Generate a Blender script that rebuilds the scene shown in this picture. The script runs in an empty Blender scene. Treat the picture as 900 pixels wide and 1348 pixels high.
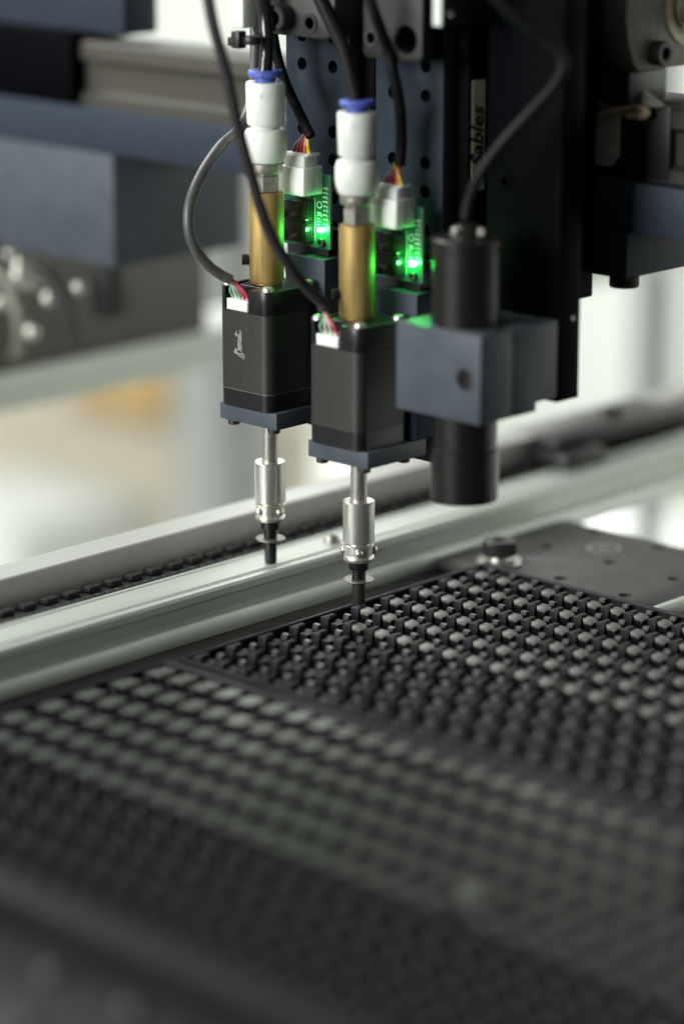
import bpy, bmesh, math, random
from mathutils import Vector, Matrix
random.seed(7)
SC = bpy.context.scene
COL = SC.collection
S = 0.001                                   # all lengths below are millimetres

# ------------------------------------------------------------------ camera
PITCH, YAW = 0.26977, 0.80631
cy_, sy_, cp_, sp_ = math.cos(YAW), math.sin(YAW), math.cos(PITCH), math.sin(PITCH)
vR = Vector((sy_, cy_, 0)); vH = Vector((-cy_, sy_, 0)); vF = vH*cp_ - Vector((0, 0, sp_)); vU = vH*sp_ + Vector((0, 0, cp_))
cam_d = bpy.data.cameras.new('camera'); cam = bpy.data.objects.new('camera', cam_d); COL.objects.link(cam)
cam.matrix_world = Matrix(((vR.x, vU.x, -vF.x, .5592), (vR.y, vU.y, -vF.y, -.5536), (vR.z, vU.z, -vF.z, .1943), (0, 0, 0, 1)))
cam_d.sensor_fit = 'VERTICAL'; cam_d.sensor_height = 36; cam_d.lens = 100.63
cam_d.clip_start = .02; cam_d.clip_end = 50
cam_d.dof.use_dof = True; cam_d.dof.focus_distance = .800; cam_d.dof.aperture_fstop = 3.8
SC.camera = cam

# ------------------------------------------------------------------ room light and added fills
W = bpy.data.worlds.new('World'); SC.world = W; W.use_nodes = True
W.node_tree.nodes['Background'].inputs[0].default_value = (.86, .91, .88, 1)
W.node_tree.nodes['Background'].inputs[1].default_value = .11
def area(name, loc, aim, sx, sy, watts, col=(1, 1, 1)):
    d = bpy.data.lights.new(name, 'AREA'); d.shape = 'RECTANGLE'; d.size = sx; d.size_y = sy; d.energy = watts; d.color = col
    o = bpy.data.objects.new(name, d); COL.objects.link(o); o.location = loc
    o.rotation_euler = (Vector(aim)-Vector(loc)).to_track_quat('-Z', 'Y').to_euler()
    return o
area('window_front_left', (-.22, -1.40, .42), (0, 0, .04), .85, .6, 29, (.97, 1, .96))
area('added_tray_fill', (-.33, -.08, .40), (.02, -.05, -.05), .3, .25, 3.0, (.96, 1, .95))  # added fill, set close so the tray light falls off towards the camera
area('ceiling_light_behind', (-1.42, 1.08, .62), (0, -.05, -.05), .75, .30, 5.5, (.98, 1, .97))
area('added_wall_fill', (-.30, 1.35, .05), (-.95, 1.9, -.3), 1.0, .5, 19, (.98, 1, .97))  # added out of view to brighten the back wall
area('added_right_wall_fill', (1.3, 1.0, .55), (1.5, 1.9, 0), 1.2, .5, 30, (.98, 1, .97))  # added unseen fill; the brightened wall reflects in the metal
area('added_side_wall_fill', (-1.2, .05, .25), (-1.8, 1.0, -.4), .8, .5, 4, (.97, 1, .95))  # added unseen fill that brightens the side wall
SC.view_settings.view_transform = 'Standard'; SC.view_settings.look = 'None'
SC.view_settings.exposure = 0; SC.view_settings.gamma = 1
SC.cycles.use_denoising = True
SC.cycles.max_bounces = 8

# ------------------------------------------------------------------ materials
def mat(name, col, rough=.5, metal=0., var=.0, vscale=400, bump=0., bscale=3000, stretch=None, spec=.5, dust=0., dust_col=(.22, .20, .17),
        coat=0., rvar=.0, trans=0., grime=0., dscale=2600):
    m = bpy.data.materials.new(name); m.use_nodes = True
    nt = m.node_tree; N = nt.nodes; L = nt.links; b = N['Principled BSDF']
    b.inputs['Roughness'].default_value = rough; b.inputs['Metallic'].default_value = metal
    b.inputs['Specular IOR Level'].default_value = spec; b.inputs['Coat Weight'].default_value = coat
    b.inputs['Transmission Weight'].default_value = trans
    tc = N.new('ShaderNodeTexCoord'); mp = N.new('ShaderNodeMapping'); L.new(tc.outputs['Object'], mp.inputs[0])
    if stretch: mp.inputs['Scale'].default_value = stretch
    cur = None
    rgb = N.new('ShaderNodeRGB'); rgb.outputs[0].default_value = (*col, 1); cur = rgb.outputs[0]
    n1 = N.new('ShaderNodeTexNoise'); n1.inputs['Scale'].default_value = vscale; n1.inputs['Detail'].default_value = 5; L.new(mp.outputs[0], n1.inputs[0])
    if var:
        mr = N.new('ShaderNodeMapRange'); mr.inputs[1].default_value = .3; mr.inputs[2].default_value = .7
        mr.inputs[3].default_value = 1-var; mr.inputs[4].default_value = 1+var; L.new(n1.outputs[0], mr.inputs[0])
        mx = N.new('ShaderNodeVectorMath'); mx.operation = 'SCALE'; L.new(cur, mx.inputs[0]); L.new(mr.outputs[0], mx.inputs['Scale']); cur = mx.outputs[0]
    if rvar:
        mr = N.new('ShaderNodeMapRange'); mr.inputs[1].default_value = .3; mr.inputs[2].default_value = .7
        mr.inputs[3].default_value = max(.02, rough-rvar); mr.inputs[4].default_value = min(1, rough+rvar); L.new(n1.outputs[0], mr.inputs[0]); L.new(mr.outputs[0], b.inputs['Roughness'])
    if dust or grime:                        # settled dust: fine pale specks, only on faces that look up, plus a few stray ones
        geo = N.new('ShaderNodeNewGeometry'); sep = N.new('ShaderNodeSeparateXYZ'); L.new(geo.outputs['Normal'], sep.inputs[0])
        n2 = N.new('ShaderNodeTexNoise'); n2.inputs['Scale'].default_value = dscale; n2.inputs['Detail'].default_value = 3; L.new(tc.outputs['Object'], n2.inputs[0])
        n3 = N.new('ShaderNodeTexNoise'); n3.inputs['Scale'].default_value = 120; L.new(tc.outputs['Object'], n3.inputs[0])
        up = N.new('ShaderNodeMapRange'); up.inputs[1].default_value = .6; up.inputs[2].default_value = .95; L.new(sep.outputs[2], up.inputs[0])
        up.inputs[3].default_value = grime; up.inputs[4].default_value = 1
        sp = N.new('ShaderNodeMapRange'); sp.inputs[1].default_value = .52; sp.inputs[2].default_value = .68; L.new(n2.outputs[0], sp.inputs[0])
        pt = N.new('ShaderNodeMapRange'); pt.inputs[1].default_value = .35; pt.inputs[2].default_value = .65; pt.inputs[3].default_value = .35; L.new(n3.outputs[0], pt.inputs[0])
        m1 = N.new('ShaderNodeMath'); m1.operation = 'MULTIPLY'; L.new(up.outputs[0], m1.inputs[0]); L.new(sp.outputs[0], m1.inputs[1])
        m2 = N.new('ShaderNodeMath'); m2.operation = 'MULTIPLY'; L.new(m1.outputs[0], m2.inputs[0]); L.new(pt.outputs[0], m2.inputs[1])
        m3 = N.new('ShaderNodeMath'); m3.operation = 'MULTIPLY'; L.new(m2.outputs[0], m3.inputs[0]); m3.inputs[1].default_value = max(dust, .6 if grime else 0)
        mx = N.new('ShaderNodeMix'); mx.data_type = 'RGBA'; L.new(m3.outputs[0], mx.inputs['Factor']); L.new(cur, mx.inputs['A']); mx.inputs['B'].default_value = (*dust_col, 1); cur = mx.outputs['Result']
    L.new(cur, b.inputs['Base Color'])
    if bump:
        n4 = N.new('ShaderNodeTexNoise'); n4.inputs['Scale'].default_value = bscale; n4.inputs['Detail'].default_value = 4; L.new(mp.outputs[0], n4.inputs[0])
        bp = N.new('ShaderNodeBump'); bp.inputs['Strength'].default_value = bump; bp.inputs['Distance'].default_value = .0002; L.new(n4.outputs[0], bp.inputs['Height']); L.new(bp.outputs[0], b.inputs['Normal'])
    return m
def emit(name, col, strength):
    m = mat(name, col); b = m.node_tree.nodes['Principled BSDF']
    b.inputs['Emission Color'].default_value = (*col, 1); b.inputs['Emission Strength'].default_value = strength
    return m
M = {
 'navy': mat('navy_anodised', (.064, .075, .093), .45, .0, .10, 120, .12, 5000, spec=.22, rvar=.06, dust=.55, grime=.02),
 'navy_plate': mat('navy_anodised_plate', (.023, .031, .046), .5, 0, .12, 250, .12, 5000, spec=.15, dust=.3),
 'navy_dark': mat('navy_anodised_dark', (.026, .035, .052), .48, 0, .1, 300, .1, 5000, spec=.2, dust=.3),
 'black_anod': mat('black_anodised', (.0018, .002, .003), .5, 0, .15, 300, .1, 5000, spec=.02, dust=.2),
 'black_plastic': mat('black_plastic', (.014, .014, .015), .38, 0, .15, 500, .15, 4000, dust=.3),
 'cap_black': mat('glossy_black_cast', (.009, .009, .010), .33, 0, .1, 500, .08, 2500, dust=.55, dust_col=(.20, .18, .15)),
 'lens_black': mat('satin_black_barrel', (.006, .006, .0055), .36, .0, .1, 300, .05, 4000, stretch=(1, 1, .1), dust=.35, spec=.4),
 'screw_black': mat('black_oxide_steel', (.026, .025, .023), .45, .1, .2, 900, .2, 4000),
 'nickel': mat('nickel_plate', (.66, .65, .59), .34, .85, .06, 700, .05, 3000, stretch=(1, 1, .15), rvar=.08),
 'nickel_dull': mat('dull_nickel', (.42, .40, .36), .40, .8, .15, 900, .12, 4000, rvar=.08),
 'disc_steel': mat('stained_steel_disc', (.22, .21, .18), .42, .7, .25, 900, .2, 3000),
 'brass': mat('brushed_brass', (.37, .25, .085), .52, .5, .24, 700, .15, 5000, stretch=(1, 1, .08), rvar=.08),
 'white_plastic': mat('white_nylon', (.80, .82, .77), .42, 0, .04, 400, .08, 2500, grime=.05, dust_col=(.35, .33, .28)),
 'white_connector': mat('milky_nylon', (.86, .87, .82), .35, 0, .05, 500, .05, 2500),
 'blue_ring': mat('blue_acetal', (.075, .115, .46), .40, 0, .06, 500),
 'cable_grey': mat('grey_pvc', (.070, .070, .070), .40, 0, .2, 500, .25, 1600, coat=.1, grime=.06),
 'cable_dark': mat('dark_purple_pvc', (.030, .025, .029), .55, 0, .15, 400, .2, 1500, spec=.25),
 'cable_black': mat('black_pvc', (.008, .008, .008), .48, 0, .15, 400, .2, 1500, spec=.12),
 'tube_black': mat('glossy_black_polyurethane', (.010, .010, .010), .16, 0, .1, 500, .1, 900, coat=.3),
 'pcb': mat('green_solder_mask', (.012, .085, .050), .32, 0, .2, 900, .1, 3000, coat=.2),
 'pcb_edge': mat('glass_epoxy_edge', (.30, .36, .27), .6, 0, .1, 900),
 'silk': mat('white_silkscreen', (.62, .66, .60), .6),
 'steel': mat('ground_steel', (.048, .043, .034), .55, .1, .15, 60, .06, 3000, stretch=(.06, 1, 1), rvar=.1, grime=.08),
 'cast_grey': mat('grey_phosphated_steel', (.027, .027, .025), .50, .1, .2, 400, .25, 2500, grime=.05),
 'seal_grey': mat('grey_steel_end_plate', (.19, .185, .155), .5, .25, .2, 500, .2, 2500, grime=.06),
 'seal_lifted': mat('shade_lifted_end_plate', (.42, .41, .35), .5, .1, .2, 500, .2, 2500, grime=.06),  # end plate grey lightened to offset the mounting plate's shade
 'bracket_dark': mat('dark_grey_bracket', (.011, .0105, .010), .55, .0, .2, 400, .25, 2500, grime=.04),
 'grease': mat('tan_grease', (.55, .44, .27), .34, 0, .2, 900, .6, 600, coat=.3),
 'alu': mat('extruded_aluminium', (.62, .65, .60), .48, .65, .05, 300, .06, 4000, stretch=(1, .02, 1), rvar=.06),
 'alu_rough': mat('milled_aluminium', (.56, .56, .53), .50, .3, .08, 200, .1, 4000, stretch=(1, .03, 1)),
 'rubber': mat('black_rubber', (.013, .013, .012), .65, 0, .2, 600, .3, 1800),
 'table': mat('black_table_plate', (.012, .012, .012), .45, 0, .25, 60, .15, 2500, spec=.3, dust=.2, dust_col=(.25, .24, .21), rvar=.1, dscale=1800),
 'tray': mat('black_conductive_plastic', (.0125, .0115, .0140), .48, 0, .18, 500, .30, 4500, spec=.2, rvar=.05),
 'tray_gloss': mat('polished_conductive_plastic', (.026, .026, .031), .33, 0, .15, 600, .15, 3000, spec=.55),
 'chip': mat('grey_ceramic', (.128, .132, .115), .36, .0, .12, 1500, .2, 9000, rvar=.06),
 'chip_flat': mat('grey_lapped_ceramic', (.088, .092, .083), .26, .0, .15, 900, .1, 9000, rvar=.06, spec=.6),
 'fixture': mat('grey_fixture_plate', (.085, .087, .083), .55, .0, .07, 120, .12, 3000, rvar=.08),
 'hole': mat('dark_bore', (.012, .012, .012), .6),
 'glass': mat('coated_lens_glass', (.010, .012, .018), .05, 0, coat=.6),
 'label': mat('cream_label_paper', (.80, .80, .56), .55, 0, .08, 300, .1, 3000),
 'ink': mat('black_ink', (.010, .010, .009), .5),
 'chalk': None,
 'wire_red': mat('red_wire', (.36, .018, .05), .4), 'wire_brown': mat('brown_wire', (.14, .055, .035), .4),
 'wire_orange': mat('orange_wire', (.78, .20, .02), .4), 'wire_yellow': mat('yellow_wire', (.75, .56, .02), .4),
 'wire_green': mat('pale_green_wire', (.20, .40, .28), .45), 'wire_white': mat('pale_wire', (.55, .52, .46), .45), 'wire_pink': mat('pink_red_wire', (.50, .05, .10), .4),
 'led': emit('green_led_glow', (.10, 1, .18), 140),
 'wall': mat('white_wall_paint', (.78, .80, .76), .7, 0, .03, 3), 'floor': mat('grey_floor', (.42, .41, .37), .5, 0, .08, 4),
 'beige': mat('beige_board', (.50, .45, .36), .6, 0, .08, 12), 'carton': mat('orange_carton', (.52, .36, .16), .6, 0, .08, 10),
 'offwhite': mat('white_laminate', (.78, .79, .75), .5, 0, .04, 6), 'grey_paint': mat('grey_painted_metal', (.36, .38, .37), .5, 0, .05, 8),
 'dim': mat('dark_grey_metal', (.085, .08, .068), .5, .2, .1, 30),
}
# laminated motor steel: horizontal plate lines and a row of weld dots up the middle of each side
def laminated():
    m = mat('laminated_black_steel', (.024, .0235, .021), .46, .15, .22, 900, spec=.5); nt = m.node_tree; N = nt.nodes; L = nt.links; b = N['Principled BSDF']
    tc = N.new('ShaderNodeTexCoord'); w = N.new('ShaderNodeTexWave'); w.bands_direction = 'Z'; w.inputs['Scale'].default_value = 900; w.inputs['Distortion'].default_value = .6; w.inputs['Detail'].default_value = 2
    L.new(tc.outputs['Object'], w.inputs[0]); n = N.new('ShaderNodeTexNoise'); n.inputs['Scale'].default_value = 2600; L.new(tc.outputs['Object'], n.inputs[0])
    ad = N.new('ShaderNodeMath'); L.new(w.outputs['Fac'], ad.inputs[0]); L.new(n.outputs[0], ad.inputs[1])
    bp = N.new('ShaderNodeBump'); bp.inputs['Strength'].default_value = .18; bp.inputs['Distance'].default_value = .0002; L.new(ad.outputs[0], bp.inputs['Height']); L.new(bp.outputs[0], b.inputs['Normal'])
    return m
M['laminated'] = laminated()
for k in ('white_plastic', 'white_connector'):
    b = M[k].node_tree.nodes['Principled BSDF']; b.inputs['Subsurface Weight'].default_value = .5; b.inputs['Subsurface Radius'].default_value = (1, .95, .85); b.inputs['Subsurface Scale'].default_value = .003
def chalk():
    m = mat('faint_white_paint_mark', (.34, .33, .31), .7); nt = m.node_tree; N = nt.nodes; L = nt.links; b = N['Principled BSDF']
    tc = N.new('ShaderNodeTexCoord'); n = N.new('ShaderNodeTexNoise'); n.inputs['Scale'].default_value = 900; n.inputs['Detail'].default_value = 5; L.new(tc.outputs['Object'], n.inputs[0])
    mr = N.new('ShaderNodeMapRange'); mr.inputs[1].default_value = .30; mr.inputs[2].default_value = .62; L.new(n.outputs[0], mr.inputs[0])
    mx = N.new('ShaderNodeMix'); mx.data_type = 'RGBA'; L.new(mr.outputs[0], mx.inputs['Factor']); mx.inputs['A'].default_value = (.035, .034, .032, 1); mx.inputs['B'].default_value = (.24, .235, .22, 1)
    L.new(mx.outputs['Result'], b.inputs['Base Color']); return m
M['chalk'] = chalk()

# ------------------------------------------------------------------ mesh helpers (mm in, metres out)
class MB:
    def __init__(s): s.bm = bmesh.new()
    def box(s, x0, x1, y0, y1, z0, z1, bev=0, seg=2):
        r = bmesh.ops.create_cube(s.bm, size=1); vs = r['verts']
        for v in vs:
            v.co = Vector(((x0+x1)/2+v.co.x*(x1-x0), (y0+y1)/2+v.co.y*(y1-y0), (z0+z1)/2+v.co.z*(z1-z0)))
        if bev:
            es = list({e for v in vs for e in v.link_edges}); bmesh.ops.bevel(s.bm, geom=es, offset=bev, segments=seg, profile=.5, affect='EDGES')
        return s
    def lathe(s, base, prof, seg=32, axis=(0, 0, 1), closed=True, ex=None):
        """prof: (radius, height along axis) from base upward"""
        a = Vector(axis).normalized(); u = a.orthogonal().normalized(); w = a.cross(u); base = Vector(base); rings = []
        for r, h in prof:
            if r <= 1e-6: rings.append([s.bm.verts.new(base+a*h)])
            else: rings.append([s.bm.verts.new(base+a*h+u*(r*math.cos(2*math.pi*i/seg))+w*(r*math.sin(2*math.pi*i/seg))) for i in range(seg)])
        for A, B in zip(rings, rings[1:]):
            for i in range(seg):
                j = (i+1) % seg
                q = [A[i % len(A)], A[j % len(A)], B[j % len(B)], B[i % len(B)]]; f = []
                for v in q:
                    if v not in f: f.append(v)
                if len(f) > 2: s.bm.faces.new(f)
        if closed:
            if len(rings[0]) > 1: s.bm.faces.new(rings[0][::-1])
            if len(rings[-1]) > 1: s.bm.faces.new(rings[-1])
        return s
    def tube(s, pts, r, seg=12, n=6):
        P = [Vector(p) for p in pts]; Q = []
        if len(P) > 2:
            E = [2*P[0]-P[1]]+P+[2*P[-1]-P[-2]]
            for i in range(1, len(E)-2):
                p0, p1, p2, p3 = E[i-1:i+3]
                for k in range(n):
                    t = k/n; Q.append(.5*((2*p1)+(p2-p0)*t+(2*p0-5*p1+4*p2-p3)*t*t+(3*p1-p0-3*p2+p3)*t**3))
            Q.append(P[-1])
        else: Q = P
        rings = []; u = None
        for i, q in enumerate(Q):
            t = (Q[min(i+1, len(Q)-1)]-Q[max(i-1, 0)]).normalized()
            u = t.orthogonal().normalized() if u is None else (u-t*u.dot(t)).normalized()
            w = t.cross(u); rr = r(i/(len(Q)-1)) if callable(r) else r
            rings.append([s.bm.verts.new(q+u*(rr*math.cos(2*math.pi*k/seg))+w*(rr*math.sin(2*math.pi*k/seg))) for k in range(seg)])
        for A, B in zip(rings, rings[1:]):
            for i in range(seg): s.bm.faces.new([A[i], A[(i+1) % seg], B[(i+1) % seg], B[i]])
        s.bm.faces.new(rings[0][::-1]); s.bm.faces.new(rings[-1])
        return s
    def prism(s, poly, a0, a1, axis='z', bev=0):
        """poly in the two other axes (xy, xz or yz), extruded from a0 to a1"""
        f = {'z': lambda p, h: (p[0], p[1], h), 'y': lambda p, h: (p[0], h, p[1]), 'x': lambda p, h: (h, p[0], p[1])}[axis]
        A = [s.bm.verts.new(f(p, a0)) for p in poly]; B = [s.bm.verts.new(f(p, a1)) for p in poly]; n = len(poly)
        fs = [s.bm.faces.new(A[::-1]), s.bm.faces.new(B)]
        for i in range(n): fs.append(s.bm.faces.new([A[i], A[(i+1) % n], B[(i+1) % n], B[i]]))
        bmesh.ops.recalc_face_normals(s.bm, faces=fs)
        if bev:
            es = list({e for q in fs for e in q.edges if len(e.link_faces) == 2 and e.calc_face_angle(0) > .5})
            bmesh.ops.bevel(s.bm, geom=es, offset=bev, segments=2, profile=.5, affect='EDGES')
        return s
    def ball(s, c, r, seg=12):
        q = bmesh.ops.create_uvsphere(s.bm, u_segments=seg, v_segments=seg//2+2, radius=r)
        for v in q['verts']: v.co += Vector(c)
        return s
    def mesh(s, name, m):
        bmesh.ops.recalc_face_normals(s.bm, faces=s.bm.faces[:])
        for v in s.bm.verts: v.co *= S
        me = bpy.data.meshes.new(name); s.bm.to_mesh(me); s.bm.free()
        for p in me.polygons: p.use_smooth = True
        me.set_sharp_from_angle(angle=math.radians(38))
        me.materials.append(M[m] if isinstance(m, str) else m)
        return me
    def build(s, name, m, parent=None, loc=None):
        o = bpy.data.objects.new(name, s.mesh(name, m)); COL.objects.link(o)
        if parent: o.parent = parent
        if loc: o.location = [c*S for c in loc]
        return o
def tag(o, label=None, cat=None, group=None, kind=None):
    if label: o['label'] = label
    if cat: o['category'] = cat
    if group: o['group'] = group
    if kind: o['kind'] = kind
    return o
def thing(name, loc, label, cat, group=None):
    o = bpy.data.objects.new(name, None); COL.objects.link(o); o.empty_display_size = .005; o.location = [c*S for c in loc]
    return tag(o, label, cat, group)
def kids(o): return [c for c in COL.objects if c.parent == o]
def drill(o, cyl, seg=28):
    """cut round bores: (p0, p1, radius) in the object's own mm"""
    c = MB()
    for p0, p1, r in cyl:
        a = Vector(p1)-Vector(p0); c.lathe(p0, [(r, 0), (r, a.length)], seg, a)
    k = c.build('cutter', 'hole'); k.parent = o.parent; k.location = o.location
    md = o.modifiers.new('b', 'BOOLEAN'); md.object = k; md.solver = 'EXACT'; md.operation = 'DIFFERENCE'
    dg = bpy.context.evaluated_depsgraph_get(); dg.update()
    me = bpy.data.meshes.new_from_object(o.evaluated_get(dg)); o.modifiers.clear()
    o.data = me
    me.set_sharp_from_angle(angle=math.radians(38))
    bpy.data.objects.remove(k)
    return o
def text_mesh(body, size, right, up, at, m, name, parent=None, depth=.06, shear=0., bold=0.):
    cu = bpy.data.curves.new('t', 'FONT'); cu.body = body; cu.size = size; cu.extrude = depth/2; cu.align_x = 'CENTER'; cu.align_y = 'CENTER'; cu.shear = shear; cu.offset = bold; cu.resolution_u = 4
    t = bpy.data.objects.new('t', cu); COL.objects.link(t)
    dg = bpy.context.evaluated_depsgraph_get(); dg.update(); me = bpy.data.meshes.new_from_object(t.evaluated_get(dg)); bpy.data.objects.remove(t)
    r = Vector(right).normalized(); u = Vector(up).normalized(); n = r.cross(u); A = Vector(at)
    for v in me.vertices: v.co = (A+r*v.co.x+u*v.co.y+n*v.co.z)*S
    me.materials.clear(); me.materials.append(M[m]); o = bpy.data.objects.new(name, me); COL.objects.link(o)
    if parent: o.parent = parent
    return o
def socket_screw(parent, name, base, axis, r, h, m='screw_black', hexr=.5):
    """cylindrical cap head with a real hexagonal socket"""
    b = MB(); a = Vector(axis).normalized()
    b.lathe(base, [(r*.98, 0), (r, .1*r), (r, h-.12*r), (r*.9, h), (r*hexr*1.12, h), (r*hexr*1.05, h-.05*r), (r*hexr, h-.55*r), (0, h-.6*r)], 24, axis)
    return b.build(name, m, parent)
def rounded_sq(h, r, n=5, cx=0, cy=0):
    P = []
    for (sx, sy, a0) in ((1, -1, -90), (1, 1, 0), (-1, 1, 90), (-1, -1, 180)):
        for k in range(n+1):
            a = math.radians(a0+90*k/n); P.append((cx+sx*(h-r)+r*math.cos(a), cy+sy*(h-r)+r*math.sin(a)))
    return P

# ================================================================== setting
tag(MB().box(-4200, 4200, -2600, 4200, -905, -900).build('floor', 'floor'), kind='structure')
wall = MB().box(-1900, 3200, 1900, 1990, -900, 1500).build('back_wall', 'wall'); tag(wall, kind='structure')
wall2 = MB().box(-1990, -1900, -2600, 1990, -900, 1500).build('side_wall', 'wall'); tag(wall2, kind='structure')
tb = MB().box(-24, 420, -470, 122.5, -72, -52, .4).build('work_surface', 'table'); tag(tb, kind='structure')

# ================================================================== rails beside the trays (they run in y)
RY0, RY1 = -460, 560
front = MB().prism([(7.0, -51.9), (7.0, -47.9), (6.2, -46.8), (5.4, -46.6), (5.4, -45.9), (5.0, -45.6), (5.0, -42.2), (5.4, -41.7), (6.3, -41.2), (6.3, -39.2), (5.6, -38.5), (3.6, -38.5), (3.2, -40.0), (2.3, -40.0), (1.9, -38.3),
                    (-8.4, -38.3), (-8.7, -38.8), (-9.2, -38.8), (-9.5, -38.3), (-10.8, -38.3), (-11.2, -40.2), (-21, -40.2), (-21, -51.9)], RY0, RY1, 'y').build('aluminium_rail', 'alu')
tag(front, 'bright slotted aluminium rail running along the left ends of the trays', 'rail')
belt = thing('toothed_belt', (-16, 0, -40.1), 'black toothed belt lying in the channel of the near aluminium rail', 'belt')
MB().box(-4.7, 4.7, RY0, RY1, 0, .9, .1, 1).build('belt_band', 'rubber', belt)
big = MB().box(-4.5, -.6, -2.3, 2.3, .9, 2.7, .3, 1).mesh('tooth', 'rubber'); small = MB().box(2.4, 4.5, -.95, .95, .9, 1.9, .2, 1).mesh('tooth', 'rubber')
y = -130
while y < 240:
    o = bpy.data.objects.new('belt_tooth', big); COL.objects.link(o); o.parent = belt; o.location = (0, y*S, 0); y += 7.8
y = -130
while y < 150:
    o = bpy.data.objects.new('belt_rib', small); COL.objects.link(o); o.parent = belt; o.location = (0, y*S, 0); y += 3.6
bar = MB().prism([(-23.2, -52), (-23.2, -31.2), (-23.6, -30.8), (-34, -30.8), (-34, -52)], RY0, RY1, 'y').build('aluminium_bar', 'alu_rough')
tag(bar, 'dull grey aluminium bar standing behind the black toothed belt', 'bar')
far = MB().prism([(-196, -37.5), (-196, -33), (-196.6, -32.6), (-196.6, -31.6), (-196, -31.2), (-196, -24), (-196.5, -23.5), (-226, -23.5), (-226, -37.5)], RY0-200, RY1, 'y').build('aluminium_rail', 'alu')
tag(far, 'far blurred pale aluminium rail below the left gantry block', 'rail')
sc = thing('rail_screw', (-2.4, 27.8, -38.3), 'small dull button screw sitting on top of the near aluminium rail', 'screw')
MB().lathe((0, 0, 0), [(2.6, 0), (2.6, .4), (2.3, 1.2), (1.4, 1.9), (.9, 2.0), (.85, 1.0), (0, .95)], 20).build('screw_head', 'nickel_dull', sc)
cb = thing('rail_clamp', (-16, 168, -40.2), 'blurred black clamp block lying on the rail beside the white background', 'clamp')
MB().box(-20, 3, -24, 44, 6.6, 9.5, 1).build('clamp_bar', 'black_plastic', cb)
MB().box(-4, 10, -28, -8, 0, 6.5, 1).build('clamp_foot', 'black_plastic', cb)
socket_screw(cb, 'cap_screw', (-10, 20, 9.5), (0, 0, 1), 3.4, 2)

# ================================================================== grey fixture plate behind the trays
fx = thing('fixture_plate', (8, 63.5, -52), 'grey drilled fixture plate behind the far rim of the rear tray', 'plate')
pl = MB().box(0, 77, 0, 59, 0.02, 3.5, .3).build('plate', 'fixture', fx)
drill(pl, [((x-8, y-63.5, -1), (x-8, y-63.5, 6), 2.05) for x, y in ((24.4, 71.8), (48.2, 71.8), (72.3, 71.8), (24.4, 94.7), (48.4, 94.7), (72.4, 94.7), (24.4, 118.2), (48.4, 118.2), (72.4, 118.2))])
MB().lathe((29.6, 41.7, 3.5), [(5.3, 0), (5.3, .12), (4.3, .12), (4.3, 0)], 36, closed=False).build('fiducial_ring', 'nickel_dull', fx)
MB().box(27.4, 31.8, 40.9, 42.5, 3.5, 3.6).build('fiducial_bar', 'nickel_dull', fx)
st = MB().box(85.3, 89.2, 63.5, 122, -52, -48.2, .3).build('aluminium_strip', 'alu'); tag(st, 'thin bright aluminium strip along the right edge of the grey fixture plate', 'strip')
ts = thing('thumb_screw', (24.4, 71.8, -48.5), 'black knurled thumb screw with a bright washer in the corner of the grey plate', 'screw')
MB().lathe((0, 0, 0), [(3.0, -.0), (6.6, 0), (6.8, .5), (6.6, 1.0), (3.4, 1.1), (3.2, 2.2), (3.0, 2.2)], 32).build('washer', 'nickel', ts)
kn = MB()
kn.lathe((0, 0, 2.2), [(3.0, 0), (5.0, .4), (5.0, 4.2), (4.4, 4.9), (2.2, 4.9), (2.1, 3.2), (0, 3.1)], 40); kn.build('knob', 'screw_black', ts)
ridge = MB()
for i in range(40):
    a = 2*math.pi*i/40; ridge.lathe((5.0*math.cos(a), 5.0*math.sin(a), 2.8), [(.22, 0), (.22, 3.4)], 5)
r_ = ridge.build('knurling', 'screw_black', ts); r_['kind'] = 'stuff'

# ================================================================== trays, pockets and chips
PX, PY, X0 = 8.36, 12.17, 34.6
ZC = -46.0
ORD = ['', 'first', 'second', 'third', 'fourth', 'fifth', 'sixth', 'seventh', 'eighth', 'ninth', 'tenth', 'eleventh', 'twelfth', 'thirteenth', 'fourteenth', 'fifteenth', 'sixteenth', 'seventeenth',
       'eighteenth', 'nineteenth', 'twentieth', 'twenty-first', 'twenty-second', 'twenty-third', 'twenty-fourth', 'twenty-fifth', 'twenty-sixth', 'twenty-seventh', 'twenty-eighth', 'twenty-ninth', 'thirtieth']
def bracket_bm(b, x, y, z0=0):
    P = [(-4.4, -2.4), (-1.35, -2.4), (-1.35, -1.75), (-2.95, -.1), (-2.95, 2.5), (-4.4, 2.5)]
    return b.prism([(px+x, py+y) for px, py in P], z0, z0+4.5, 'z', bev=.16)
def post_bm(b, x, y, z0=0):
    # square post whose inner edge is cut to a slope
    Q = [(3.2, 0), (5.0, 0), (5.0, 4.5), (4.0, 4.5), (3.2, 2.5)]
    b.prism([(py+y, z+z0) for py, z in Q], x-1.35, x+.55, 'x')
    return b.box(x+.55, x+1.0, y+3.6, y+4.6, z0, z0+2.6)
def in_view(x, y, m=14):                     # pockets the photograph can show, with a margin
    d = Vector((x, y, ZC))-Vector((559.2, -553.6, 194.3)); z = d.dot(vF); u = 450+3768*d.dot(vR)/z; v = 674-3768*d.dot(vU)/z
    return -m*6 < u < 900+m*6 and v < 1348+m*6
me_br = bracket_bm(MB(), 0, 0).mesh('retaining_bracket', 'tray'); me_po = post_bm(MB(), 0, 0).mesh('retaining_post', 'tray_gloss')
def chip_bm():
    c = 2.65; k = 2.45
    return MB().prism([(-c+k, -c), (c, -c), (c, c-k), (c-k, c), (-c, c), (-c, -c+k)], 0, .55, 'z', bev=.06)
me_ch = chip_bm().mesh('ceramic_chip', 'chip')
me_cs = MB().box(-2.45, 2.45, -2.9, 2.9, 0, .6, .12, 1).mesh('ceramic_chip', 'chip_flat')
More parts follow.
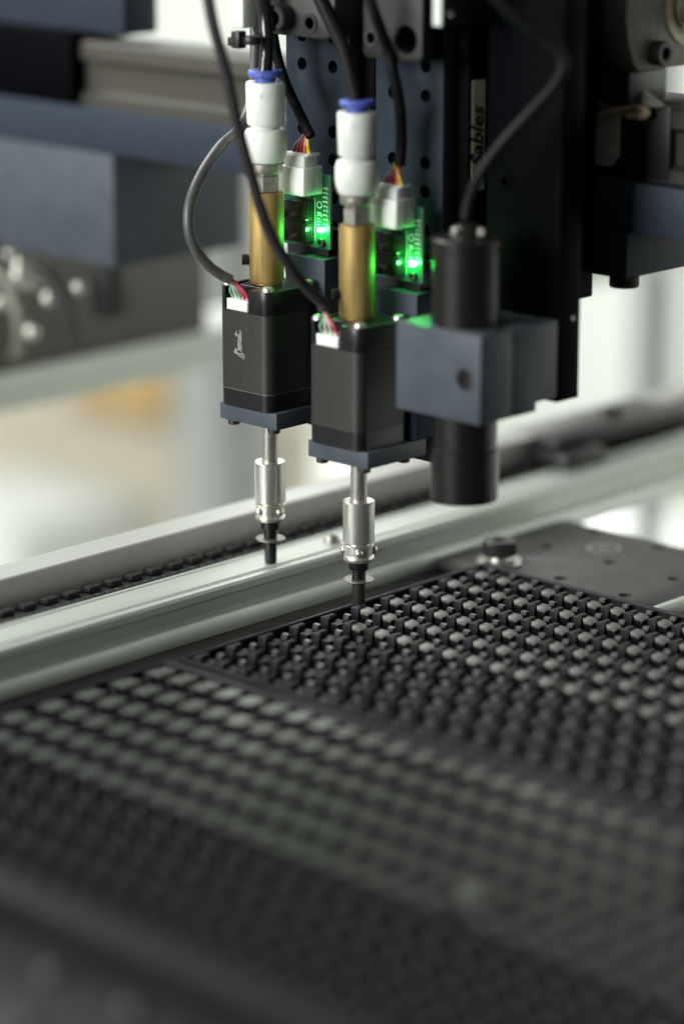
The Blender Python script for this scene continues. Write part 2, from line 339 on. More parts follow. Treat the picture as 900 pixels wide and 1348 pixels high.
def make_tray(loc_y, y0, y1, cols, lab, x_in, wide):
    """cols: y of the pocket columns, world; tray frame from y0 to y1"""
    t = thing('component_tray', (X0, loc_y, -52), lab, 'tray')
    NR = 37; xe = X0+PX*36+7
    body = MB(); f = lambda v: v-X0; g = lambda v: v-loc_y
    body.box(f(x_in)-.6, f(xe)+.6, g(y0)-.6, g(y1)+.6, .05, 1.6, .25, 1)              # stacking flange
    body.box(f(x_in), f(x_in)+1.3, g(y0), g(y1), 1.5, 6.4, .3, 1); body.box(f(xe)-1.3, f(xe), g(y0), g(y1), 1.5, 6.4, .3, 1)
    body.box(f(x_in)+1.2, f(xe)-1.2, g(y0), g(y0)+wide[0], 1.5, 6.38, .3, 1); body.box(f(x_in)+1.2, f(xe)-1.2, g(y1)-wide[1], g(y1), 1.5, 6.38, .3, 1)
    body.build('tray_frame', 'tray', t)
    ped = MB(); ribs = MB(); rest = MB()
    for j in range(NR):
        x = PX*j
        ribs.box(x-4.35, x-3.85, g(y0)+1.5, g(y1)-1.5, 1.5, 3.1)
        for cyw in cols:
            yy = g(cyw)
            ped.box(x-.4, x+2.2, yy-2.3, yy+.6, 1.5, 5.43); ped.box(x-1.8, x+.6, yy+.4, yy+2.3, 1.5, 5.42)
            if in_view(X0+x, cyw):
                for me, nm in ((me_br, 'retaining_bracket'), (me_po, 'retaining_post')):
                    o = bpy.data.objects.new(nm, me); COL.objects.link(o); o.parent = t; o.location = (x*S, yy*S, 2.05*S)
            else: bracket_bm(rest, x, yy, 2.05); post_bm(rest, x, yy, 2.05)
    ped.build('pocket_pedestals', 'tray', t)['kind'] = 'stuff'; ribs.build('pocket_ribs', 'tray', t)['kind'] = 'stuff'; rest.build('further_pockets', 'tray', t)['kind'] = 'stuff'
    return t
rear_cols = [52.5-PY*i for i in range(10)]
front_cols = [-74.6-PY*i for i in range(10)]
make_tray(0, -62.2, 61.4, rear_cols, 'rear black component tray, partly emptied, under the two pickup nozzles', 27.4, (1.3, 2.6))
make_tray(-130, -197, -64.4, front_cols, 'front black component tray, blurred, nearest the camera', 26.6, (8.5, 3.6))
def chip(x, y, label, group, rot=(0, 0, 0), dz=0, me=None):
    o = bpy.data.objects.new('ceramic_chip', me or me_ch); COL.objects.link(o); o.location = (x*S, y*S, (ZC-.54+dz)*S)
    o.rotation_euler = [math.radians(a) for a in rot]
    return tag(o, label, 'chip', group)
for i, cyw in enumerate(rear_cols[:6]):
    for j in range(0, 24):
        if i == 5 and j == 0: continue                   # this pocket has just been emptied
        x = X0+PX*j
        if in_view(x, cyw, 3):
            chip(x+random.uniform(-.08, .08), cyw+random.uniform(-.08, .08), 'grey chip, rear tray, %s row from the rail, %s column from the far rim' % (ORD[j+1], ORD[i+1]), 'grey chips seated in the rear tray', (0, 0, random.uniform(-1.5, 1.5)))
for i, cyw in enumerate(front_cols[:6]):
    for j in range(0, 29):
        x = X0+PX*j
        if in_view(x, cyw, 3):
            if i == 5 and j == 19:
                chip(x+1, cyw+.5, 'pale chip lying tilted on the posts of the front tray, alone and catching light', 'grey chips seated in the front tray', (40, 0, 24), 4.2, me_cs); continue
            chip(x+random.uniform(-.08, .08), cyw+random.uniform(-.08, .08), 'grey chip, front tray, %s row from the rail, %s column from the rear tray' % (ORD[j+1], ORD[i+1]), 'grey chips seated in the front tray', (random.uniform(-.8, .8), random.uniform(-.8, .8), random.uniform(-2, 2)), 1.14, me_cs)
# cover strip with button screws in front of the front tray
cs = thing('cover_plate', (150, -206, -52), 'black cover plate with button screws along the near edge of the front tray', 'plate')
MB().box(-180, 240, -60, 6, 0.05, 1.5, .3).build('plate', 'table', cs)
for px, py in ((-2.5, -3), (22, -3), (46.5, -3), (12, -22), (-26.5, -3), (36.5, -22), (-12.5, -22)):
    MB().lathe((px, py, 1.5), [(3.2, 0), (3.2, .4), (2.8, 1.4), (1.6, 2.0), (1.1, 2.0), (1.0, 1.0), (0, .9)], 20).build('button_screw', 'cast_grey', cs)

# ================================================================== placement units
UN = ['left placement unit', 'right placement unit']
def wire(parent, pts, r, m, name='wire'): return MB().tube(pts, r, 8, 5).build(name, m, parent)
for u in (0, 1):
    ox, oz = 34.7*u, -5.0*u
    side = ('left', 'right')[u]
    # ---- stepper motor
    t = thing('stepper_motor', (ox, 0, oz+4.3), ('black square stepper motor, left of the pair, with a faint painted figure' if u == 0 else 'black square stepper motor, right of the pair, next to the camera clamp'), 'motor', 'stepper motors driving the nozzles')
    cx, cy = .4, -.6
    MB().box(-10.4, 12.2, -9.4, 14, 0, 4.7, .25).build('flange_plate', 'navy', t)
    for dx, dy in ((-7.6, -6.6), (8.4, -6.6), (8.4, 9), (-7.6, 9)):
        socket_screw(t, 'flange_screw', (dx, dy, 0), (0, 0, -1), 1.75, 1.7)
    MB().prism(rounded_sq(9.95, 2.9, 6, cx, cy), 4.7, 9.62, 'z').build('base_ring', 'cap_black', t)
    MB().prism(rounded_sq(10.03, 3.0, 6, cx, cy), 9.63, 9.74, 'z').build('worn_seam', 'nickel_dull' if u == 0 else 'black_plastic', t)
    body = MB().prism(rounded_sq(10, 3.0, 6, cx, cy), 9.75, 32, 'z').build('laminated_body', 'laminated', t)
    dots = MB()
    for k in range(26):
        z = 11+k*.8
        dots.lathe((cx-1.2, cy-10.0, z), [(.16, -.05), (.16, .03)], 6, (0, -1, 0)); dots.lathe((cx+10.0, cy+.4, z), [(.16, -.05), (.16, .03)], 6, (1, 0, 0))
    dd = dots.build('weld_dots', 'ink', body); dd['kind'] = 'stuff'
    cap_p = rounded_sq(9.95, 3.0, 6, cx, cy); k0 = [p for p in cap_p]
    # cut the connector notch into the outline: it sits on the -y side
    A = [p for p in k0]; out = []
    for a, b in zip(A, A[1:]+A[:1]):
        out.append(a)
        if abs(a[1]-b[1]) < 1e-6 and a[1] < cy-9 and a[0] < b[0]: out += [(cx-7.2, a[1]), (cx-7.2, a[1]+4.6), (cx+2.2, a[1]+4.6), (cx+2.2, a[1])]
    MB().prism(out, 32.05, 38.6, 'z', bev=.18).build('end_cap', 'cap_black', t)
    for dx, dy in ((-7.7, -7.7), (7.7, -7.7), (7.7, 7.7), (-7.7, 7.7)):
        MB().lathe((cx+dx, cy+dy, 38.6), [(1.75, 0), (1.75, .5), (1.45, 1.05), (.8, 1.3), (0, 1.35)], 18).build('cap_screw', 'nickel', t)
    con = MB().box(cx-6.6, cx+1.5, cy-9.75, cy-6.2, 32.1, 35.2, .15).box(cx-6.2, cx+1.1, cy-8.2, cy-6.2, 35.2, 35.9, .1).build('wire_plug', 'white_connector', t)
    tip = (-2.6, -12.3, 41.1) if u == 0 else (-2.4, -10.8, 42.2)
    for k, mm in enumerate(('wire_green', 'wire_white', 'wire_green', 'wire_pink', 'wire_pink') if u == 0 else ('wire_green', 'wire_white', 'wire_white', 'wire_pink')):
        x = cx-5.6+k*(1.55 if u == 0 else 1.9)
        wire(con, [(x, cy-8.0, 35.1), (x*.95+tip[0]*.05, cy-9.3, 37.4), (x*.4+tip[0]*.6, cy*.5+tip[1]*.6-3.2, 39.6), (tip[0]+.35*(k-2), tip[1]+.1, tip[2])], .46, mm)
    if u == 0:                                         # hand painted figure on the motor side
        mk = MB(); yb = cy-10.0
        def stroke(b, pts, w):
            for (x0, z0), (x1, z1) in zip(pts, pts[1:]):
                d = Vector((x1-x0, 0, z1-z0)); n = Vector((-d.z, 0, d.x)).normalized()*w/2
                vs = [Vector((x0, yb-.03, z0))+n, Vector((x0, yb-.03, z0))-n, Vector((x1, yb-.03, z1))-n, Vector((x1, yb-.03, z1))+n]
                w2 = [b.bm.verts.new(v) for v in vs]; w3 = [b.bm.verts.new(v+Vector((0, .05, 0))) for v in vs]
                b.bm.faces.new(w2); b.bm.faces.new(w3[::-1])
                for q in range(4): b.bm.faces.new([w2[q], w2[(q+1) % 4], w3[(q+1) % 4], w3[q]])
        stroke(mk, [(-2.5, 25.0), (-1.3, 26.6)], 1.0); stroke(mk, [(-1.0, 26.8), (-.9, 20.4)], 1.6); stroke(mk, [(-3.0, 20.9), (1.0, 19.4)], 1.5)
        mk.build('painted_figure', 'chalk', t)
    # ---- pickup nozzle
    t = thing('pickup_nozzle', (ox, 0, oz-38.2), '%s nickel pickup nozzle with a black tip, hanging below its motor' % side if u == 0 else 'right nickel pickup nozzle whose dark tip reaches down to the tray edge', 'nozzle', 'vacuum pickup nozzles')
    Z = 38.2
    MB().lathe((0, 0, Z-8.6), [(2.3, 0), (2.3, 12.8)], 28).build('shaft', 'nickel_dull', t)
    MB().lathe((0, 0, Z-20), [(4.2, 0), (4.4, .15), (4.4, 11.6), (4.2, 11.8), (2.3, 11.8)], 36).build('sleeve', 'nickel', t)
    col = MB().lathe((0, 0, Z-25.5), [(3.6, 0), (4.1, .15), (4.25, .6), (4.25, 1.3), (4.05, 1.6), (3.85, 1.8), (4.1, 2.1), (4.1, 4.7), (3.9, 4.9), (3.3, 4.95), (3.3, 5.5)], 36).build('collar', 'nickel', t)
    a0 = math.radians(-93 if u == 0 else -46)
    for k in range(4):
        a = a0+k*math.pi/2; MB().ball((4.05*math.cos(a), 4.05*math.sin(a), Z-22.4), 1.2).build('retaining_ball', 'nickel', col)
    MB().lathe((0, 0, Z-28.3), [(1.9, 0), (2.6, .3), (2.75, .8), (2.75, 2.5), (2.4, 2.9)], 28).build('nozzle_neck', 'cap_black', t)
    sp = MB()
    for k in range(4):
        sp.lathe((0, 0, Z-30.6+k*.62), [(1.55, 0), (1.95, .1), (2.0, .28), (1.95, .46), (1.55, .56)], 24)
    sp.build('nozzle_spring', 'cap_black', t)
    MB().lathe((0, 0, Z-31.2), [(1.6, 0), (4.15, 0), (4.3, .2), (4.15, .45), (1.6, .45)], 40).build('reflector_disc', 'disc_steel', t)
    MB().lathe((0, 0, 0), [(.7, .25), (.75, 0), (1.6, 0), (1.75, .3), (1.85, 6.0), (2.25, 6.4), (2.3, 7.3), (1.7, 7.5)], 28).build('nozzle_tip', 'cap_black' if u == 0 else 'screw_black', t)
    # ---- brass rotary joint
    t = thing('rotary_joint', (ox-.4, -.4, oz+43.1), '%s brass joint standing on the %s stepper motor, with a side screw' % (side, side), 'joint', 'brass joints on the motors')
    bb = MB().lathe((0, 0, 0), [(4.3, 0), (4.3, .5), (4.75, .7), (4.85, 1.0), (4.85, 25.2), (4.55, 25.7), (3, 25.7)], 40).build('brass_body', 'brass', t)
    d = Vector((-.72, -.69, 0)) if u == 0 else Vector((-.62, -.78, 0))
    b = MB(); zz = 6.6
    for k in range(5): b.lathe(d*(4.6+k*.42)+Vector((0, 0, zz)), [(1.35, 0), (1.6, .12), (1.6, .26), (1.35, .4)], 18, d)
    b.lathe(d*6.6+Vector((0, 0, zz)), [(1.5, 0), (1.45, .25), (.8, .3), (.75, -.3), (0, -.35)], 18, d); b.build('set_screw', 'screw_black', bb)
    b = MB(); b.lathe((0, 0, 25.75), [(3.2, 0), (3.75, .25), (3.75, 4.3), (3.2, 4.6)], 6); hx = b.build('hex_nut', 'nickel_dull', t); hx.rotation_euler.z = math.radians(18)
    for p in hx.data.polygons: p.use_smooth = False
    b = MB().lathe((0, 0, 30.3), [(3.0, 0), (3.4, .4), (4.5, 1.1), (4.6, 1.5), (4.6, 3.2), (4.3, 3.5)], 32); b.build('threaded_collar', 'nickel_dull', t)
    # ---- white push-in fitting
    t = thing('tube_fitting', (ox-.4, -.4, oz+77), 'white push-in air fitting with blue ring on the %s brass joint' % side, 'fitting', 'white air fittings')
    MB().lathe((0, 0, 0), [(4.6, 0), (5.0, .2), (5.75, 2.2), (5.95, 4.0), (5.95, 7.2), (5.6, 8.6), (5.2, 9.1), (4.0, 9.3)], 40).build('lower_body', 'white_plastic', t)
    ub = MB().lathe((0, 0, 9.1), [(3.9, 0), (3.9, .9), (4.7, 1.1), (5.1, 1.6), (5.3, 8.0), (5.35, 12.4), (5.15, 12.9), (3.2, 12.9), (3.1, 11)], 40).build('upper_body', 'white_plastic', t)
    text_mesh('KC', 2.2, (.722, .692, 0), (0, 0, 1), (.69*5.27, -.722*5.27, 18.6), 'white_plastic', 'moulded_letters', ub, .03)
    MB().lathe((0, 0, 22), [(2.9, 0), (2.9, 1.4), (4.5, 1.5), (4.75, 1.8), (4.75, 2.9), (4.5, 3.2), (2.4, 3.2), (2.3, 2.2)], 40).build('release_ring', 'blue_ring', t)
    # ---- support block and sensor board
    b = MB().box(-3.2, 12.3, 9.7, 20.8, 9.1, 49.8, .3).build('support_block', 'navy_dark', None, (ox, 0, oz)); tag(b, 'dark navy support block under the %s circuit board, behind the motor' % side, 'block', 'support blocks under the circuit boards')
    t = thing('sensor_board', (ox, 13, oz+52), 'small green circuit board with a lit green lamp behind the %s brass joint' % side, 'circuit board', 'vacuum sensor boards')
    pcb = MB().box(-7, 11, 0, 1.1, 0, 21, .05, 1).build('circuit_board', 'pcb', t)
    MB().box(11.0, 11.08, .03, 1.07, .1, 20.9).build('board_edge', 'pcb_edge', pcb)
    MB().box(-6, 9.5, 1.1, 8, -2.4, 5).build('board_mount', 'black_plastic', t)
    sk = MB(); random.seed(u+3)
    for k in range(9):
        z = 7+k*1.25; w = random.uniform(.5, 1.5); sk.box(9.1-w/2, 9.1+w/2, -.035, .02, z, z+.28); sk.box(10.1-.12, 10.1+.12, -.035, .02, z-.3, z+random.uniform(.2, .7))
    sk.box(5.35, 5.5, -.035, .02, 2.0, 14.0); sk.lathe((7.1, .02, 12.3), [(1.0, 0), (1.0, .055), (.8, .055), (.8, 0)], 24, (0, -1, 0), closed=False)
    for k in range(5): sk.box(6.2, 6.2+random.uniform(.5, 1.5), -.035, .02, 6.6+k*.85, 6.85+k*.85)
    sk.build('silkscreen', 'silk', pcb)
    text_mesh('2' if u else 'Z', 1.9, (0, 0, 1), (-1, 0, 0), (7.4, -.01, 9.6), 'silk', 'silkscreen_character', pcb, .06)
    text_mesh('R20H', 1.6, (1, 0, 0), (0, 0, 1), (-1.6, -.01, 14.9), 'silk', 'silkscreen_character', pcb, .06)
    hs = MB().box(-1.2, 8.5, -7.7, 0, 15.6, 23.4, .3).build('socket', 'white_connector', t)
    MB().box(2.5, 2.9, -7.85, -7.6, 17, 22.5).box(8.4, 8.62, -4.6, -4.1, 16.5, 21).box(8.4, 8.62, -2.6, -2.2, 16.5, 21).build('socket_rib', 'white_connector', hs)
    plug = MB().box(-.3, 7.6, -6.6, -1.2, 23.4, 26.6, .3).box(-.8, 8.1, -5.8, -.6, 26.2, 27.0, .15).build('plug', 'white_connector', t)
    ct = (3.0, -1.0, 31.4) if u == 0 else (3.5, -1.0, 32.4)
    for k, mm in enumerate(('wire_brown', 'wire_red', 'wire_red', 'wire_orange', 'wire_yellow')):
        x = .9+k*1.6
        e = (ct[0]+(.25*(k-2)), ct[1]-.25*(k % 2), ct[2])
        if u == 1 and k == 4: e = (ct[0]-1.1, ct[1]-.8, ct[2])
        wire(plug, [(x, -3.9, 26.5), (x*.75+e[0]*.25, -3.6, 28.4), (x*.3+e[0]*.7, -2.0, 30.2), e], .52, mm)
    MB().box(-3.6, 5.0, -3.4, 0, 1.6, 7.3, .2).box(-3.6, 5.0, -3.4, 0, 8.0, 13.2, .2).box(-3.3, 4.8, -3.0, 0, 7.2, 8.1).build('pressure_sensor', 'tube_black', t)
    for k in range(4): MB().box(-2.6+k*1.9, -1.5+k*1.9, -.8, 0, 13.8, 15.2, .1, 1).build('chip_resistor', 'nickel_dull', t)
    led = MB().box(7.0, 8.5, -.75, 0, 4.7, 5.9, .1, 1).build('lamp', 'led', t)
    ld = bpy.data.lights.new('green_lamp_glow', 'POINT'); ld.color = (.05, 1, .12); ld.energy = .0058; ld.shadow_soft_size = .0007
    lo = bpy.data.objects.new('green_lamp_glow', ld); COL.objects.link(lo); lo.parent = t; lo.location = (7.8*S, -1.9*S, 5.3*S)
    socket_screw(t, 'board_screw', (8.2, 0, 1.8), (0, -1, 0), 1.3, 1.0)
    # ---- perforated navy plate
    p = MB().box(-13.8, 11, 21, 26.7, 0, 132, .3).build('perforated_plate', 'navy_plate', None, (ox, 0, oz))
    zs = (40, 48, 57, 65, 75.6, 83.5, 101.6, 109.6, 118)
    drill(p, [((x, 19, z), (x, 28, z), 1.8) for x in (-7.4, 4.6) for z in zs])
    tag(p, 'navy drilled mounting plate with rows of holes behind the %s circuit board' % side, 'plate', 'navy drilled plates')
    # ---- black slide body behind the plate
    t = thing('linear_slide', (ox, 31, oz+10), ('black linear slide body behind the left drilled plate' if u == 0 else 'black linear slide body behind the right drilled plate, with a cream name label'), 'slide', 'linear slides')
    MB().box(-11, 15, -4.2, 5.2, 0, 126, .3).build('slide_case', 'black_anod', t)
    MB().box(-8.0, 5, -6, -4.3, 0, 126, .2).build('slide_guide', 'screw_black', t)
    if u == 1:
        lb = MB().box(15.02, 15.12, -2.8, 2.4, 66, 96).build('name_label', 'label', t)
        text_mesh('Sables', 6.6, (0, 0, 1), (0, -1, 0), (15.15, -.35, 80.4), 'ink', 'label_lettering', lb, .04, .32, .16)

# ================================================================== black mounting plate, carriage
mp_ = thing('mounting_plate', (75, 24.5, 19.7), 'tall black mounting plate to the right of the camera, ending above the tray', 'plate')
MB().box(-12.6, 13, -4.5, 4.5, 0, 120, .25).build('plate', 'black_anod', mp_)
socket_screw(mp_, 'plate_screw', (-6, -4.5, 57), (0, -1, 0), 2.2, .6, 'black_anod')
MB().lathe((13, 1.5, 22), [(.6, 0), (.6, .1)], 10, (1, 0, 0)).build('index_mark', 'nickel_dull', mp_)
car = MB().box(-24, 74, 37, 51.6, 42, 150, .5).build('carriage_plate', 'black_anod'); tag(car, 'large black carriage plate joining both slides to the gantry beam', 'plate')

# ================================================================== down-looking camera in its clamp
t = thing('camera_clamp', (73.3, 4.5, 18.8), 'navy split clamp block gripping the black inspection camera', 'clamp')
fr = MB().box(-14.7, 14.7, -15.5, -2.75, 0, 23.5, .3).build('clamp_front', 'navy', t)
drill(fr, [((9.6, -16, 11.4), (9.6, -12.6, 11.4), 2.9)])
socket_screw(t, 'clamp_screw', (9.6, -12.6, 11.4), (0, -1, 0), 2.35, 2.0, 'cast_grey', .6)
MB().prism([(-2.55, 0), (7.0, 0), (7.0, 2.4), (15.4, 2.4), (15.4, 23.3), (-2.55, 23.3)], -14.7, 14.65, 'x', bev=.2).build('clamp_rear', 'navy', t)
for p_ in (0,):
    t = thing('inspection_camera', (73.3, 0, -5.3), 'black cylindrical camera pointing down through the navy clamp', 'camera')
    MB().lathe((0, 0, 23), [(9.05, 0), (9.05, 44.2), (8.7, 44.4), (8.7, 45.2), (9.2, 45.4), (9.2, 46.9), (8.8, 47.3), (5.0, 47.3)], 64).build('camera_housing', 'lens_black', t)
    MB().lathe((0, 0, 0), [(7.2, 1.2), (8.4, .35), (8.8, 0), (9.05, .3), (9.05, 13.9), (8.6, 14.2), (8.6, 24.3)], 64, closed=False).build('lens_barrel', 'lens_black', t)
    MB().lathe((0, 0, 1.15), [(7.25, 0), (7.2, .2), (0, 1.2)], 48).build('front_lens', 'glass', t)
    b = MB().lathe((0, 0, 70.3), [(5.2, 0), (5.2, .6), (4.3, 1.2), (3.6, 2.8), (2.9, 3.3), (1.7, 3.4)], 24); gl = b.build('cable_gland', 'lens_black', t)
    for a in (-52, 48):
        a = math.radians(a-45); MB().box(-.9, .9, -.4, .4, 71.0, 73.2, .25, 1).build('gland_tab', 'nickel', gl, (4.5*math.cos(a), 4.5*math.sin(a), 0)).rotation_euler = (0, 0, a+math.pi/2)

# ================================================================== gantry beam and what rides on it
gb = MB().box(-520, 420, 52, 96, 61, 74.6, .4).build('gantry_beam', 'navy_dark'); tag(gb, 'long navy gantry beam running across behind the two placement units', 'beam')
gr = MB().prism([(58, 74.7), (58, 78), (60.5, 79.5), (60.5, 88), (58, 89.5), (58, 94), (59, 95.2), (76, 95.2), (77, 94), (77, 74.7)], -520, 420, 'x').build('guide_rail', 'steel'); tag(gr, 'grooved steel guide rail lying on top of the navy gantry beam', 'rail')
lb = MB().box(-420, -121.6, 51, 108, 24.6, 60.9, .5).build('beam_support', 'navy'); tag(lb, 'big navy support block under the left end of the gantry beam', 'block')
rb = thing('beam_stop', (70, 60, 48.3), 'dark navy stop block with a black foot under the right end of the beam', 'block')
MB().box(-20, 15.5, -8.6, 26, 0, 12.6, .4).build('stop_block', 'navy_dark', rb)
MB().lathe((11, -3.6, -3.2), [(3.9, 0), (4.2, .4), (4.2, 3.1)], 28).build('rubber_foot', 'rubber', rb)
lc = thing('left_carriage', (-150, 70, 74.7), 'black carriage on the guide rail at the upper left, badly out of focus', 'carriage')
lc.name = 'rail_carriage'
MB().box(-120, 6, -16, 8, .1, 23, 1).build('carriage_block', 'black_anod', lc)
MB().box(-140, 27, -12, 3, 23.2, 70, 1).build('carriage_plate', 'navy_dark', lc)
rc = thing('rail_carriage', (70, 57, 75), 'grey rail carriage end with tan grease beside the tall black plate', 'carriage')
MB().prism([(-8, 2.5), (-8, 15), (-3.1, 18), (7, 24.6), (10.5, 25.4), (15, 24.6), (22.8, 20.3), (9.6, 18.2), (7.8, 15.5), (7.8, 5.5), (5.6, 2.5)], -1.6, .4, 'y', bev=.2).build('end_seal', 'seal_lifted', rc)
MB().lathe((-1.2, -1.6, 11), [(1.5, .1), (1.5, .25), (1.1, .25), (1.0, -.1)], 20, (0, -1, 0)).build('grease_hole', 'hole', rc)
MB().lathe((10.6, -1.6, 22.5), [(1.0, .1), (1.0, .2), (.7, .2), (.7, 0)], 16, (0, -1, 0)).build('rivet_hole', 'hole', rc)
MB().tube([(2.5, -2.6, 16.4), (6, -3.0, 17.9), (10, -3.1, 18.9), (14.5, -2.9, 19.8), (18.5, -2.6, 18.9), (17.5, -2.4, 17.6), (12, -2.4, 17.2)], lambda s: 1.05+.25*math.sin(9*s), 10).build('grease_bead', 'grease', rc)
MB().box(-9, 24, .5, 24, .2, 20.5, .5).build('carriage_block', 'black_plastic', rc)
bn = thing('ball_screw_nut', (86, 75, 120), 'grey flanged ball screw nut with greasy bore at the upper right corner', 'ball screw nut')
P = []
for k in range(49):
    a = math.radians(-90+7.5*k); P.append((27*math.cos(a), max(-15.8, 27*math.sin(a))))
Q = []
for p in P:
    if not Q or (Vector(p)-Vector(Q[-1])).length > .4: Q.append(p)
if (Vector(Q[0])-Vector(Q[-1])).length < .4: Q.pop()
MB().box(-46, 0, -25, -9, -24.2, -15.9, .3).build('nut_mount', 'black_plastic', bn)
fl = MB().prism(Q, -8, 0, 'x', bev=.4).build('flange', 'seal_grey', bn)
MB().prism([(p[0]*1.02-.5, p[1]*1.0) for p in Q], -20, -8.2, 'x', bev=.4).build('nut_housing', 'black_plastic', bn)
socket_screw(bn, 'cap_screw', (0, -14.2, -11.4), (1, 0, 0), 3.4, 3.6)
MB().lathe((0, 0, 0), [(10.5, .1), (10.5, .5), (8.2, .7), (7.6, -.3)], 40, (1, 0, 0), closed=False).build('grease_ring', 'grease', bn)
MB().lathe((0, 0, 0), [(6.2, -6), (6.2, .6), (5.6, 1.0), (5.6, 40)], 32, (1, 0, 0)).build('screw_shaft', 'nickel', bn)

# ================================================================== brackets above the plates
t = thing('hose_bracket', (4, 14, 110.5), 'grey cast bracket with a large black cap screw above the left drilled plate', 'bracket')
P = [(-18, 14), (-18, 0.4), (10, 0.4), (12.3, 1.2), (13.6, 3.2), (13.8, 14)]
MB().prism(P, -6, 5, 'y', bev=.5).build('bracket', 'cast_grey', t)
socket_screw(t, 'cap_screw', (-4.7, -6, 5.4), (0, -1, 0), 3.7, 4.6, hexr=.48)
MB().lathe((4.8, -6, 4.4), [(2.6, 0), (2.6, .5), (1.7, .5), (1.5, -.4), (0, -.5)], 24, (0, -1, 0)).build('lock_screw', 'bracket_dark', t)
ws = MB().box(-15.6, -10.4, 1, 6, 112.6, 135, .5).build('spacer', 'white_plastic'); tag(ws, 'pale plastic spacer at the top beside the grey cast bracket', 'spacer')
tie = thing('cable_tie', (-1.4, -4.4, 110.6), 'black cable tie gripping the grey cable beside the air tube', 'cable tie')
MB().lathe((0, 0, -1.2), [(2.4, 0), (2.5, .2), (2.5, 2.0), (2.4, 2.2)], 20).build('tie_band', 'black_plastic', tie)
MB().box(-4.6, -1.6, -3.6, -.4, -2.4, 2.4, .4).box(-6.4, -4.3, -3.2, -.9, -1.9, .6, .3).build('tie_head', 'black_plastic', tie)
t = thing('slide_bracket', (39.5, 14, 107), 'dark grey bracket with bored holes above the right drilled plate', 'bracket')
br = MB().prism([(-11.2, 30), (-11.2, 1.6), (-9.8, .3), (8.8, .3), (10.2, 1.8), (10.2, 30)], -6, 3, 'y', bev=.4).build('bracket', 'bracket_dark', t)
drill(br, [((-8, -8, 5.6), (-8, -2, 5.6), 1.5), ((4.6, -8, 6.0), (4.6, 6, 6.0), 3.9)])
MB().lathe((-8, -6, 5.6), [(2.4, 0), (2.4, .35), (1.6, .35), (1.5, 0)], 24, (0, -1, 0), closed=False).build('bore_rim', 'cast_grey', t)
t = thing('top_bracket', (61, 0, 118.4), 'dark bracket with a pale end face and two screw holes at the top edge', 'bracket')
b = MB().box(0, 3.1, 0, 24, 0, 30, .3).build('bracket', 'bracket_dark', t)
MB().box(.1, 2.95, -.5, -.02, .1, 30, .1, 1).build('end_face', 'white_plastic', t)
drill(b, [((-1, 3.2, 3.6), (5, 3.2, 3.6), 1.4), ((-1, 3.2, 9.8), (5, 3.2, 9.8), 1.4)])

# ================================================================== cables and tubes
def cable(name, pts, r, m, label, cat, group=None, seg=14):
    return tag(MB().tube(pts, r, seg, 8).build(name, m), label, cat, group)
PATHS = __import__('json').loads('''{"grey": [[-19.0, 13.8, 121.1], [-16.0, 11.2, 106.8], [-12.7, 6.9, 94.7], [-10.3, 0.1, 86.1], [-10.6, -7.9, 81.0], [-10.1, -16.0, 73.7], [-9.3, -21.2, 65.4], [-8.0, -21.8, 57.0], [-6.3, -18.3, 50.6], [-4.4, -14.9, 47.2], [-2.4, -12.2, 45.3]], "front": [[19.0, -40.5, 128.0], [21.8, -41.1, 119.5], [24.0, -39.1, 107.9], [25.9, -36.8, 94.1], [26.8, -32.8, 79.9], [28.3, -28.3, 65.5], [30.0, -22.1, 54.8], [30.6, -15.6, 47.6], [31.7, -11.8, 43.9], [32.3, -10.9, 41.6]], "air1": [[-0.4, -0.4, 101.2], [-1.5, 1.4, 108.6], [-2.6, 2.0, 116.7], [-3.4, 1.1, 123.9]], "sens1": [[6.9, 9.9, 83.6], [1.6, 10.3, 90.4], [-3.6, 10.8, 97.3], [-5.6, 9.2, 105.6], [-7.3, 8.7, 115.9], [-7.8, 8.1, 123.2]], "air2": [[34.5, -0.6, 95.8], [30.2, 1.9, 101.9], [24.3, 4.8, 109.3], [17.3, 6.7, 116.7], [11.6, 7.0, 124.5]], "sens2": [[39.6, 10.7, 78.9], [39.8, 11.0, 86.7], [40.7, 9.3, 95.1], [40.8, 6.8, 103.4], [39.2, 5.5, 111.4], [41.2, -0.8, 119.9], [39.6, -2.6, 126.8]], "cam": [[73.0, -0.3, 69.8], [73.8, 0.3, 74.9], [76.5, 1.2, 81.8], [81.0, 4.2, 89.4], [86.4, 7.9, 96.8], [90.5, 11.2, 102.8], [93.2, 12.7, 107.6], [93.1, 13.0, 112.1], [90.0, 10.3, 116.7], [85.4, 4.8, 121.4], [79.5, -0.8, 129.2]]}''')
cable('motor_cable', PATHS['grey'], 1.5, 'cable_grey', 'grey looping cable ending in the plug of the left stepper motor', 'cable')
cable('motor_cable', PATHS['front'], lambda s: 1.55+.25*max(0, s-.8)*5, 'cable_dark', 'dark cable crossing in front of the left brass joint to the right motor', 'cable')
cable('air_tube', PATHS['air1'], 1.95, 'tube_black', 'glossy black air tube rising from the left white fitting', 'tube')
cable('air_tube', PATHS['air2'], 1.95, 'cable_black', 'black air tube curving up and left from the right white fitting', 'tube')
cable('sensor_cable', PATHS['sens1'], 1.4, 'cable_black', 'black sensor cable slanting down to the left circuit board plug', 'cable')
cable('sensor_cable', PATHS['sens2'], 1.5, 'cable_black', 'black sensor cable hanging down to the right circuit board plug', 'cable')
cable('camera_cable', PATHS['cam'], 1.5, 'cable_black', 'black camera cable bending up and right from the camera top', 'cable')

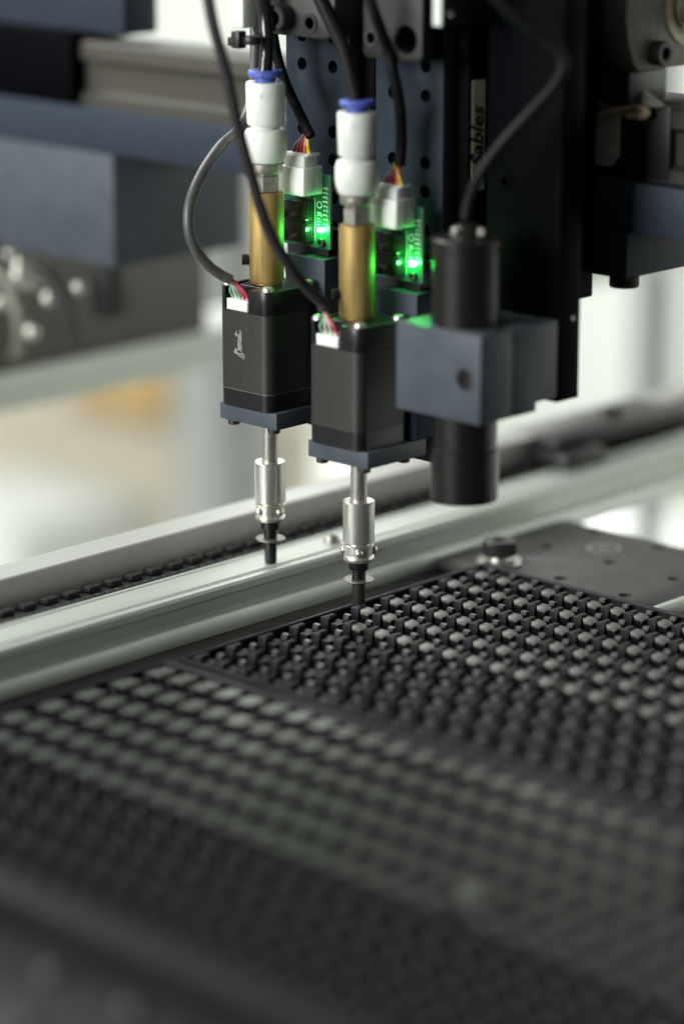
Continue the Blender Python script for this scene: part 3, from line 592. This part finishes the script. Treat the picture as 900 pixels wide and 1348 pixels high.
# ================================================================== clutter under the left of the gantry, out of focus
t = thing('cable_gland_cluster', (-172, 58, 0), 'shiny metal hose couplings under the left support block, out of focus', 'coupling')
t.name = 'hose_coupling'
MB().lathe((-4, 2, 14), [(5.5, 0), (6, 1), (6, 7), (5, 8)], 24, (.7, -.4, .3)).build('coupling_nut', 'nickel', t)
MB().tube([(-2, 0, 18), (7, 2, 14), (14, 4, 4), (17, 6, -8)], 2.6).build('braided_hose', 'cast_grey', t)
MB().tube([(-16, -2, 16), (-8, -2, 8), (-4, -2, -4), (-6, -2, -14)], 2.3).build('braided_hose', 'seal_grey', t)
for k, (x, y, z) in enumerate(((-14, 3, 20), (9, 0, 8), (20, 4, 13), (3, -3, -4), (-12, -4, 4))):
    MB().ball((x, y, z), 2.6).build('glint_ball', 'nickel', t)  # shiny balls added to give bright out-of-focus glints
bp_ = MB().box(-150, -142, 66, 76, 3, 24.4, .6).build('black_post', 'black_plastic'); tag(bp_, 'thin black post under the left support block, out of focus', 'post')
mt = MB().box(-250, -197, -120, 163, -23.4, 20, 1).build('machine_base', 'dim'); tag(mt, 'dark machine base behind the far rail, out of focus', 'machine')

# ================================================================== far background
bench = thing('far_bench', (-1000, 900, -900), 'white bench far behind the machine, seen only as a blur', 'bench')
MB().box(-480, 700, -700, 120, 520, 552, 4).build('bench_top', 'offwhite', bench)
for x in (-460, 660):
    for y in (-680, 90): MB().box(x, x+40, y, y+40, 0, 519, 2).build('leg', 'grey_paint', bench)
o = MB().box(-44, 44, -44, 44, 0, 46, 2).build('carton', 'carton', None, (-812, 704, -243)); tag(o, 'orange carton lying behind the left stepper motor, out of focus', 'box')
o = MB().box(-90, 120, -60, 60, 0, 104, 2).build('storage_box', 'beige', None, (-830, 690, -348)); tag(o, 'beige storage box under the orange carton, out of focus', 'box')
o = MB().box(-60, 60, -60, 60, 0, 70, 4).build('parts_bin', 'offwhite', None, (-800, 575, -348)); tag(o, 'white parts bin left of the beige storage box, out of focus', 'bin')
o = MB().box(-20, 20, -20, 20, 0, 900, 1).build('frame_post', 'grey_paint', None, (-648, 600, -900)); tag(o, 'pale grey frame post behind the left stepper motor, out of focus', 'post')
for k, (x, y, mm, w) in enumerate(((-470, 790, 'grey_paint', 9), (-430, 812, 'grey_paint', 14))):
    o = MB().box(-w, w, -w, w, 0, 1900, 1).build('frame_post', mm, None, (x, y, -900)); tag(o, ('thin grey upright against the white wall, right of the black plate' if k == 0 else 'wider grey upright near the right border of the white background'), 'post')
